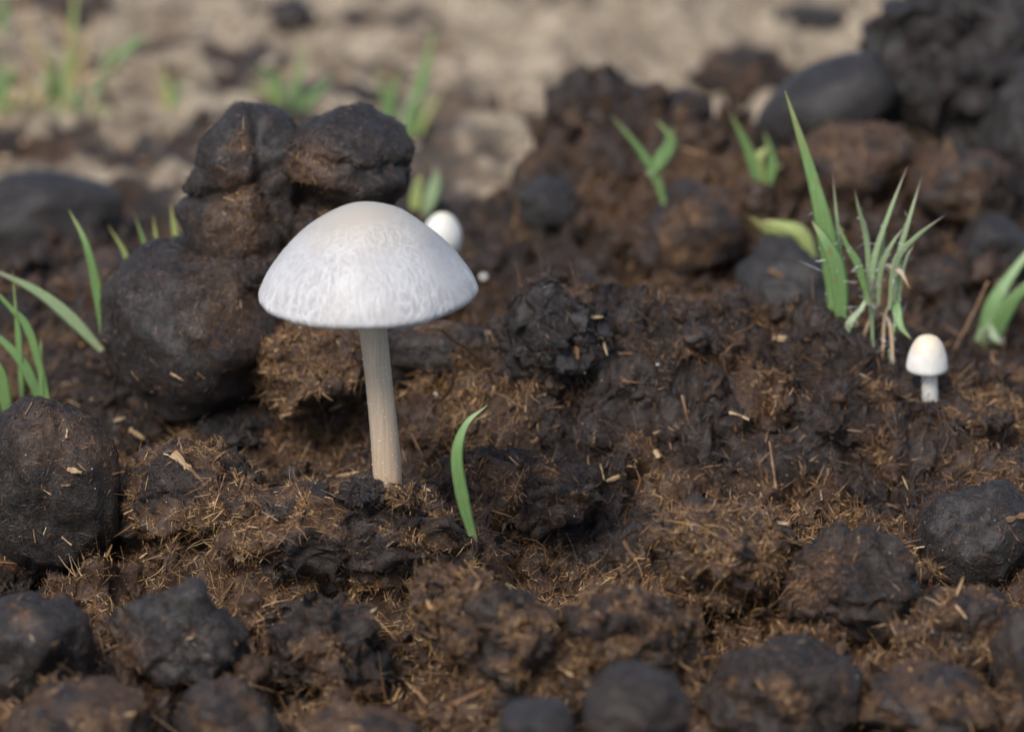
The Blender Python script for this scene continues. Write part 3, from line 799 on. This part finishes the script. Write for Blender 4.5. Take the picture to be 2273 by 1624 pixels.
# ---------------------------------------------------------------- grass
def blade_mesh(pts, wpx, twist=0.0, fold=.35, n=22, tip=.0, root=.55):
    P = crom(pts, n); t = np.linspace(0, 1, n)
    T = np.gradient(P, axis=0); T /= np.linalg.norm(T, axis=1)[:, None]
    view = P-CAM; view /= np.linalg.norm(view, axis=1)[:, None]
    S = np.cross(T, view); S /= np.linalg.norm(S, axis=1)[:, None]
    Nn = np.cross(S, T)
    tw = twist*(.6+.8*t)
    S, Nn = S*np.cos(tw)[:, None]+Nn*np.sin(tw)[:, None], Nn*np.cos(tw)[:, None]-S*np.sin(tw)[:, None]
    wd = wpx*.5*np.minimum(root+(1-root)*np.minimum(t*3.5, 1), 1)*np.clip((1-t)/.62, tip, 1)**.75
    wd = wd*(1+.10*perlin(np.stack([t*5+pts[0][0]*900, t*0, t*0], 1)))
    wd = np.maximum(wd, .00006)[:, None]
    th = np.maximum(wd*.10, .00005)
    V_ = np.stack([P-S*wd, P-S*wd*.5+Nn*wd*fold*.45+Nn*th*0, P+Nn*wd*fold, P+S*wd*.5+Nn*wd*fold*.45, P+S*wd, P+S*wd*.5+Nn*(wd*fold*.45-th*2), P+Nn*(wd*fold-th*3), P-S*wd*.5+Nn*(wd*fold*.45-th*2)], 1)
    V_ = V_.reshape(-1, 3)
    i = np.arange(n*8).reshape(n, 8); j = np.roll(i, -1, 1)
    Fq = np.stack([i[:-1], j[:-1], j[1:], i[1:]], -1).reshape(-1, 4)
    return V_, Fq, np.repeat(t, 8)

def tuft(label, blades, mats, group=None, hairs=0, Y=None, name='grass_tuft', root_px=None):
    """blades: list of (material, width_px, twist, [(px,py,dy),...]) with the root first"""
    rp = root_px or blades[0][3][0][:2]
    b = hit(*rp)[0] if Y is None else at_y(rp[0], rp[1], Y)
    k = mpp(b)
    root = empty(name, b, label, 'grass', group)
    allP, allT = [], []
    for m, wpx, tw, path in blades:
        pts = [at_y(px, py, b[1]+dy)-b for px, py, dy in path]
        w0 = pts[0]+b; gz = hz(w0[0], w0[1])
        if 0 < w0[2]-gz < .012: pts[0] = np.array([w0[0], w0[1], gz-.002])-b
        else: pts[0] = pts[0]-np.array([0, 0, .003])
        V_, Fq, al = blade_mesh(np.array(pts)+b, wpx*k, tw)
        obj('blade', mk_mesh('blade', V_-b, Fq, True, {'along': al}), mats[m], parent=root)
        allP.append(V_-b); allT.append(al)
    if hairs:
        A_ = np.concatenate(allP); r = np.random.default_rng(hairs)
        ok = np.where(np.concatenate(allT) < .62)[0]; s_ = r.choice(ok, hairs)
        P_ = A_[s_]; N_ = r.normal(size=(hairs, 3)); N_ /= np.linalg.norm(N_, axis=1)[:, None]
        H_ = fibres(P_, N_, np.ones(hairs), length=(.001, .0035), width=(.000035, .00006), lift=(.8, 1.5), seed=hairs, align=0)
        obj('hairs', mk_mesh('hairs', H_[0], H_[1], False, {'col': np.full((len(H_[0]), 3), .6)}), M_FIBRE, parent=root, kind='stuff')
    return root
G, P_, Y_, D_ = 0, 1, 2, 3
MATS = [M_GRASS, M_GRASSP, M_GRASSY, M_GRASSD]

tuft('short curved green grass blade standing alone right of the mushroom stem', [(G, 33, .35, [(1055, 1192, 0), (1028, 1110, -.002), (1014, 1010, -.003), (1035, 940, -.002), (1082, 899, 0)])], MATS, name='grass_shoot')
tuft('hairy grass tuft with one tall green blade and a fan of pale purple-tipped leaves', [
    (G, 46, .25, [(1855, 730, 0), (1850, 620, 0), (1825, 480, 0), (1790, 350, .002), (1742, 200, .004)]),
    (G, 40, -.2, [(1870, 720, -.002), (1862, 610, -.003), (1835, 540, -.003), (1802, 490, -.001)]),
    (P_, 14, .3, [(1868, 640, .002), (1862, 540, .002), (1848, 385, .004)]),
    (P_, 16, .2, [(1935, 660, 0), (1940, 580, 0), (1975, 470, 0), (2014, 370, .002)]),
    (P_, 14, -.3, [(1930, 640, 0), (1925, 540, 0), (1908, 470, -.002), (1897, 422, -.003)]),
    (P_, 15, .2, [(1985, 640, 0), (1998, 560, 0), (2020, 480, 0), (2046, 392, .002)]),
    (P_, 17, -.2, [(1975, 660, -.002), (1990, 580, -.004), (2035, 525, -.006), (2097, 478, -.008)]),
    (G, 19, .2, [(1930, 650, -.003), (1905, 590, -.004), (1880, 545, -.004), (1858, 490, -.004)]),
    (P_, 18, .1, [(1865, 765, -.004), (1885, 720, -.005), (1915, 680, -.003), (1940, 620, 0)]),
    (G, 24, .1, [(1992, 640, 0), (1992, 690, -.003), (2000, 725, -.006), (2022, 752, -.010)]),
    (D_, 14, .1, [(1960, 560, 0), (1995, 600, -.004), (2020, 640, -.006)]),
    (P_, 15, .2, [(1950, 650, 0), (1955, 600, -.002), (1978, 545, -.004), (2010, 500, -.004)]),
    (D_, 9, .1, [(1900, 765, 0), (1935, 700, .002), (1960, 640, .002)]), (D_, 8, .1, [(1960, 765, 0), (1965, 700, .002), (1990, 655, .002)]), (D_, 9, .1, [(1985, 770, -.003), (1975, 720, 0), (1950, 690, 0)]),
    (P_, 12, .2, [(1940, 740, 0), (1935, 640, 0), (1960, 540, .001), (1968, 480, .002)]), (P_, 10, .2, [(1975, 700, 0), (2005, 600, 0), (2030, 540, .001)]),
    ], MATS, hairs=650, root_px=(1900, 742))
tuft('broad green grass leaves leaning away at the right edge behind the small mushroom', [
    (G, 40, .25, [(2180, 755, 0), (2200, 690, 0), (2245, 610, .002), (2330, 500, .006)]),
    (G, 36, -.2, [(2200, 750, 0), (2235, 690, -.002), (2275, 640, -.002), (2350, 570, .0)]),
    (P_, 26, .2, [(2180, 750, 0), (2195, 735, -.004), (2210, 750, -.007), (2225, 765, -.009)]),
    (P_, 20, .2, [(2165, 760, 0), (2180, 735, 0), (2215, 690, 0), (2260, 640, 0)])], MATS, hairs=80, root_px=(2185, 770))
tuft('yellow-green curled leaf lying behind the hairy grass tuft', [(Y_, 46, .5, [(1805, 555, 0), (1760, 540, 0), (1710, 515, 0), (1662, 480, 0)]), (Y_, 36, -.3, [(1810, 560, 0), (1780, 520, 0), (1735, 500, 0), (1690, 490, 0)])], MATS, root_px=(1805, 570), name='leaf_sprig')
tuft('upright green grass blade beside the large black dung ball', [(G, 24, .3, [(228, 715, 0), (215, 640, 0), (190, 540, 0), (153, 466, .003)])], MATS, name='grass_shoot', Y=YB+.02)
tuft('long pale grass blade lying aslant against the large black dung ball', [(P_, 30, .2, [(225, 752, 0), (150, 700, 0), (70, 640, 0), (-60, 580, 0)])], MATS, name='grass_shoot', Y=YB+.012)
tuft('green grass tuft of thin arching blades behind the big rough-topped ball', [
    (G, 20, .3, [(120, 870, 0), (70, 750, 0), (20, 680, 0), (-50, 610, 0)]),
    (G, 12, .2, [(92, 860, 0), (90, 800, 0), (92, 750, 0)]),
    (G, 14, .2, [(50, 860, 0), (42, 760, 0), (36, 700, 0), (28, 600, 0)]),
    (G, 26, -.2, [(110, 880, 0), (60, 820, 0), (10, 760, 0), (-40, 720, 0)]),
    (G, 30, .2, [(20, 890, -.005), (5, 840, -.006), (-20, 780, -.006)])], MATS, Y=YB-.004, root_px=(80, 880))
tuft('thin yellowish grass blades rising between the dung balls on the left', [
    (Y_, 14, .2, [(300, 640, 0), (280, 570, 0), (240, 500, 0)]), (G, 16, .2, [(335, 640, 0), (325, 560, 0), (300, 480, 0)]),
    (Y_, 16, .2, [(355, 640, 0), (350, 560, 0), (340, 480, 0)]), (Y_, 20, .2, [(385, 640, 0), (390, 540, 0), (378, 450, 0)]),
    (Y_, 14, .2, [(420, 640, 0), (410, 560, 0), (412, 520, 0)])], MATS, root_px=(345, 640), Y=YB+.05)
tuft('tall green grass tuft standing on the sand behind the stacked pair', [
    (G, 31, .2, [(905, 305, 0), (920, 240, 0), (945, 150, 0), (965, 50, 0)]), (G, 24, .2, [(870, 300, 0), (868, 230, 0), (885, 150, 0)]),
    (G, 18, .2, [(865, 290, 0), (855, 220, 0), (830, 140, 0)]), (Y_, 18, .2, [(915, 310, 0), (945, 260, 0), (985, 200, 0)]), (P_, 17, .2, [(895, 305, 0), (905, 240, 0), (960, 180, 0)])], MATS, root_px=(895, 310), Y=float(hit(1010, 318)[0][1]))
tuft('low green grass tuft with spread blades behind the two-lobed lump', [
    (G, 21, .2, [(655, 235, 0), (660, 180, 0), (680, 90, 0)]), (G, 21, .2, [(665, 235, 0), (700, 210, 0), (745, 165, 0)]), (G, 18, .2, [(620, 235, 0), (600, 180, 0), (560, 140, 0)]),
    (Y_, 18, .2, [(640, 235, 0), (600, 210, 0), (545, 190, 0)]), (G, 14, .2, [(630, 235, 0), (620, 180, 0), (600, 140, 0)]), (P_, 15, .2, [(600, 250, 0), (550, 240, 0), (520, 205, 0)])], MATS, root_px=(645, 240), Y=float(hit(1030, 245)[0][1]))
tuft('forked grass sprig growing from the far dung bed', [
    (G, 21, .2, [(1478, 440, 0), (1450, 380, 0), (1410, 320, 0), (1355, 255, 0)]), (G, 33, .2, [(1440, 365, 0), (1470, 350, 0), (1490, 310, 0), (1455, 265, 0)]),
    (G, 17, .2, [(1450, 380, 0), (1470, 340, 0), (1500, 280, 0)])], MATS, root_px=(1478, 445))
tuft('bright green grass sprig below the long black sausage', [
    (G, 24, .2, [(1690, 400, 0), (1660, 330, 0), (1620, 250, 0)]), (Y_, 36, .2, [(1690, 400, 0), (1680, 360, 0), (1705, 325, 0)]), (G, 25, .2, [(1700, 400, 0), (1715, 360, 0), (1695, 290, 0)]),
    (G, 21, .2, [(1705, 405, 0), (1720, 375, 0), (1735, 370, 0)])], MATS, root_px=(1695, 405))
tuft('pale thick grass stalk bent behind the round dung ball', [(P_, 38, .2, [(925, 475, 0), (955, 440, 0), (968, 400, 0), (965, 365, 0)]), (Y_, 30, .2, [(922, 470, 0), (925, 430, 0), (935, 385, 0)])], MATS, root_px=(930, 480), Y=float(hit(1020, 470)[0][1]))
rb = random.Random(4)
MIXED = []
for _ in range(34):
    x0 = rb.gauss(90, 60); y0 = rb.uniform(215, 275); an = rb.gauss(0, .8); ln = rb.uniform(60, 210)
    xe, ye = x0+ln*math.sin(an), y0-ln*math.cos(an)*.9
    MIXED.append((rb.choice([G, Y_, D_, D_, D_, P_]), rb.uniform(9, 20), rb.uniform(-.4, .4), [(x0, y0, 0), ((x0*2+xe)/3, (y0*2+ye)/3-8, 0), (xe, ye+rb.uniform(0, 25), rb.uniform(-.01, .01))]))
tuft('mixed tuft of dry tan and green grass on the sandy ground', [
    (D_, 20, .2, [(110, 235, 0), (95, 150, 0), (60, 60, 0), (40, -20, 0)]), (D_, 19, .2, [(150, 215, 0), (165, 140, 0), (140, 60, 0), (110, 10, 0)]), (D_, 18, .2, [(120, 235, 0), (180, 190, 0), (240, 150, 0), (260, 130, 0)]),
    (G, 24, .2, [(215, 165, 0), (250, 140, 0), (300, 95, 0), (330, 80, 0)]), (Y_, 18, .2, [(140, 225, 0), (155, 120, 0), (165, 20, 0), (170, -40, 0)]), (D_, 15, .2, [(160, 220, 0), (190, 120, 0), (215, 20, 0)]),
    (G, 21, .2, [(10, 240, 0), (15, 190, 0), (40, 140, 0)]), (G, 18, .2, [(0, 250, 0), (-5, 180, 0), (-20, 60, 0)]), (Y_, 24, .2, [(60, 270, 0), (100, 250, 0), (160, 270, 0), (230, 275, 0)]),
    (D_, 14, .2, [(100, 250, 0), (200, 270, 0), (300, 285, 0), (350, 270, 0)]), (G, 18, .2, [(5, 60, 0), (10, 20, 0), (0, -30, 0)])]+MIXED, MATS, root_px=(110, 245))
tuft('small yellow-green grass tuft alone on the sandy ground', [
    (Y_, 18, .2, [(375, 240, 0), (370, 190, 0), (355, 140, 0)]), (G, 13, .2, [(380, 240, 0), (395, 200, 0), (410, 160, 0)]), (D_, 12, .2, [(372, 240, 0), (350, 200, 0), (330, 180, 0)])], MATS, root_px=(378, 245))

# ---------------------------------------------------------------- stalks and straw
def stick(label, p1, p2, wpx, mat, y2=0, name='twig', mids=(), group=None, category='twig'):
    b, _ = hit(*p1); k_ = mpp(b)
    pts = [np.zeros(3)]+[at_y(mx, my, b[1]+md)-b for mx, my, md in mids]+[at_y(p2[0], p2[1], b[1]+y2)-b]
    path = crom(pts, 14)
    path = path + .0003*np.stack([perlin(path*300+2), perlin(path*300+8), perlin(path*300+12)], 1)
    rad_ = wpx*k_*.5*(1-.25*np.linspace(0, 1, 14))*(1+.12*np.sin(np.arange(14)*2.1))
    Vs, Fs = tube(path, rad_, 8)
    return obj(name, quads_mesh(name, Vs, Fs), mat, loc=b, label=label, category=category)
stick('thin reddish-brown bent twig leaning across the hairy grass tuft', (1892, 694), (1708, 600), 13, M_STRAWB, y2=.0, mids=((1800, 645, .0),))
stick('dark stiff stalk jutting from the bed right of the mushroom cap', (1088, 812), (972, 725), 13, M_STRAWD, y2=-.006, name='stalk')
stick('thin red-brown stalk rising behind the small domed mushroom', (2118, 780), (2195, 625), 9, M_STRAWB, y2=.004, name='stalk')

def straw_mesh(L, W, T, bend, seed):
    r = np.random.default_rng(seed); n = 6
    t = np.linspace(0, 1, n); X_ = t*L-L/2
    Zb = bend*L*(4*t*(1-t)); wv = W*.5*(1+.25*r.normal(size=n)); wv[-1] *= .6
    V_ = []
    for i in range(n): V_ += [(X_[i], -wv[i], Zb[i]), (X_[i], 0, Zb[i]+T), (X_[i], wv[i], Zb[i]), (X_[i], 0, Zb[i]-T*.3)]
    F_ = []
    for i in range(n-1):
        for j in range(4): F_.append((i*4+j, i*4+(j+1) % 4, i*4+4+(j+1) % 4, i*4+4+j))
    F_ += [(3, 2, 1, 0), (n*4-4, n*4-3, n*4-2, n*4-1)]
    return mk_mesh('straw_piece', np.array(V_), np.array(F_), False)

def straw(label, x1, y1, x2, y2, wpx, mat, seed, group, lift=.0006):
    a_, n1 = hit((x1+x2)/2, (y1+y2)/2); k_ = mpp(a_)
    # the piece lies in the plane it touches, leaning to follow it
    d = RGT*(x2-x1)*k_-UPV*(y2-y1)*k_
    n1 = n1*.6+np.array([0, -.35, .5]); n1 /= np.linalg.norm(n1)
    v_ = FWD; s_ = -np.dot(d, n1)/np.dot(v_, n1); s_ = np.clip(s_, -1.2*np.linalg.norm(d), 1.2*np.linalg.norm(d)); d = d+v_*s_
    L = np.linalg.norm(d); ex = d/L; ey = np.cross(n1, ex); ey /= np.linalg.norm(ey); ez = np.cross(ex, ey)
    me = straw_mesh(L, wpx*k_, wpx*k_*.3, .03*((seed % 5)-2), seed)
    o = obj('straw_piece', me, mat, loc=a_+n1*lift, label=label, category='straw', group=group)
    from mathutils import Matrix
    o.rotation_euler = Matrix((ex, ey, ez)).transposed().to_euler()
    return o
GS = 'straw pieces strewn over the dung bed'
named = [('pale flat straw chip on the fibrous tan clod', 385, 1005, 425, 1048, 15, M_STRAW), ('long brown straw lying on the fibrous tan clod', 420, 1040, 470, 1090, 8, M_STRAWB),
    ('pale straw splinter standing at the base of the big rough-topped ball', 290, 955, 325, 975, 9, M_STRAW), ('pale curved husk stuck on the big rough-topped black ball', 150, 1042, 182, 1050, 10, M_STRAW),
    ('pale straw splinter lying left of the mushroom foot', 725, 1058, 800, 1050, 7, M_STRAW), ('frayed pale chip on the broad broken slab', 498, 1215, 545, 1242, 22, M_STRAW),
    ('golden straw splinter left of the mushroom stem', 722, 912, 775, 895, 8, M_STRAW), ('brown straw flake beside the mushroom foot', 915, 960, 940, 1010, 10, M_STRAWB),
    ('pale straw splinter standing behind the black frayed clump', 1290, 708, 1338, 704, 5, M_STRAW), ('broad pale husk below the black frayed clump', 1275, 745, 1283, 800, 12, M_STRAWB),
    ('pale short splinter below the frayed clump', 1338, 760, 1345, 790, 6, M_STRAW), ('pale stub of straw on the central mound', 1452, 1000, 1462, 1018, 12, M_STRAW),
    ('cream husk on the right slope of the central mound', 1716, 752, 1752, 755, 13, M_STRAW), ('pale straw chip on the right slope below the cream husk', 1618, 918, 1662, 934, 9, M_STRAW),
    ('tan straw chip on the lower central mound', 1345, 1068, 1388, 1052, 10, M_STRAW), ('slanting straw splinter in front of the central mound', 1382, 1200, 1428, 1265, 10, M_STRAWB),
    ('thin brown blade lying down the central mound', 1515, 880, 1528, 945, 6, M_STRAWB), ('long thin brown stalk curving down the mound', 1708, 980, 1724, 1110, 7, M_STRAWB),
    ('tan stub standing upright before the small domed mushroom', 2320, 1060, 2326, 1095, 10, M_STRAW), ('pale chip on the golden torn clod', 1712, 1160, 1750, 1165, 9, M_STRAW),
    ('thin straw laid across the straw-holding grey-brown ball', 2230, 1156, 2290, 1140, 11, M_STRAWB), ('olive thin straw beside the straw-holding ball', 2232, 1185, 2345, 1172, 4, M_STRAW),
    ('red-brown straw lying beside the small domed mushroom foot', 2440/1.126, 965/1.126+20, 2500/1.126, 985/1.126, 7, M_STRAWB),
    ('straw splinter before the ragged clod', 1010, 1565, 1080, 1530, 12, M_STRAWB), ('pale straw sliver on the flat fibrous piece', 1220, 1470, 1275, 1500, 9, M_STRAW)]
for i, (lb, a1, b1, a2, b2, wp, mt) in enumerate(named): straw(lb, a1, b1, a2, b2, wp, mt, i+1, GS)
r = np.random.default_rng(12)
for i in range(150):
    px = r.uniform(20, 2260); py = np.clip(r.normal(1020, 210), 640, 1600)
    an = r.uniform(-1.5, 1.5); L_ = r.uniform(14, 46); wp = r.uniform(2, 4.5)
    straw('thin splinter of straw lying on the dung bed', px-L_*math.cos(an)/2, py-L_*math.sin(an)/2, px+L_*math.cos(an)/2, py+L_*math.sin(an)/2, wp,
          M_STRAW if r.random() < .28 else M_STRAWB, 100+i, 'thin straw splinters on the dung bed')

for i in range(70):
    px, py = r.uniform(-40, 980), r.uniform(40, 360)
    if 380 < px < 950 and py > 190: continue
    an = r.normal(0, .7); L_ = r.uniform(30, 110); wp = r.uniform(5, 12)
    straw('strip of dry grass litter lying on the ground behind the dung pile', px-L_*math.cos(an)/2, py-L_*math.sin(an)/5, px+L_*math.cos(an)/2, py+L_*math.sin(an)/5, wp,
          (M_STRAW, M_STRAWB, M_STRAWB, M_STRAWD)[i % 4], 300+i, 'dry grass litter on the far ground')

# tiny pale seeds and fine white grit
a = NT('white_grain'); a.b.inputs['Base Color'].default_value = (.7, .66, .6, 1); a.b.inputs['Roughness'].default_value = .35; M_GRAIN = a.m
n, Fb = ico(2); gm_ = mk_mesh('seed_grain', n*(1+.15*perlin(n*2))[:, None], Fb, True); gm_.materials.append(M_GRAIN)
for px, py, rp, lb in ((1072, 617, 10, 'tiny white seed lying right of the tall mushroom cap edge'), (968, 878, 7, 'tiny tan seed stuck to the oval black dung ball'), (1460, 810, 5, None)):
    p, n_ = hit(px, py); R = rp*mpp(p)*.9
    o = obj('seed_grain', gm_, None, loc=p+n_*R*.5, label=lb or 'tiny pale seed on the dung bed', category='seed', group='tiny pale seeds'); o.scale = (R, R, R*.85)
r = np.random.default_rng(21); Vp, Fp = [], []; ns, fs = ico(1)
for i in range(140):
    p, n_ = hit(r.uniform(0, 2273), np.clip(r.normal(1050, 200), 640, 1600))
    Vp.append(ns*r.uniform(.00007, .00016)+p+n_*.0003); Fp.append(fs+i*len(ns))
obj('white_grit', mk_mesh('white_grit', np.concatenate(Vp), np.concatenate(Fp), True), M_GRAIN, kind='stuff', label='fine white grit sprinkled over the dung bed', category='grit')
print('TRIS', sum(len(o.data.loops)-2*len(o.data.polygons) for o in bpy.data.objects if o.type == 'MESH'))
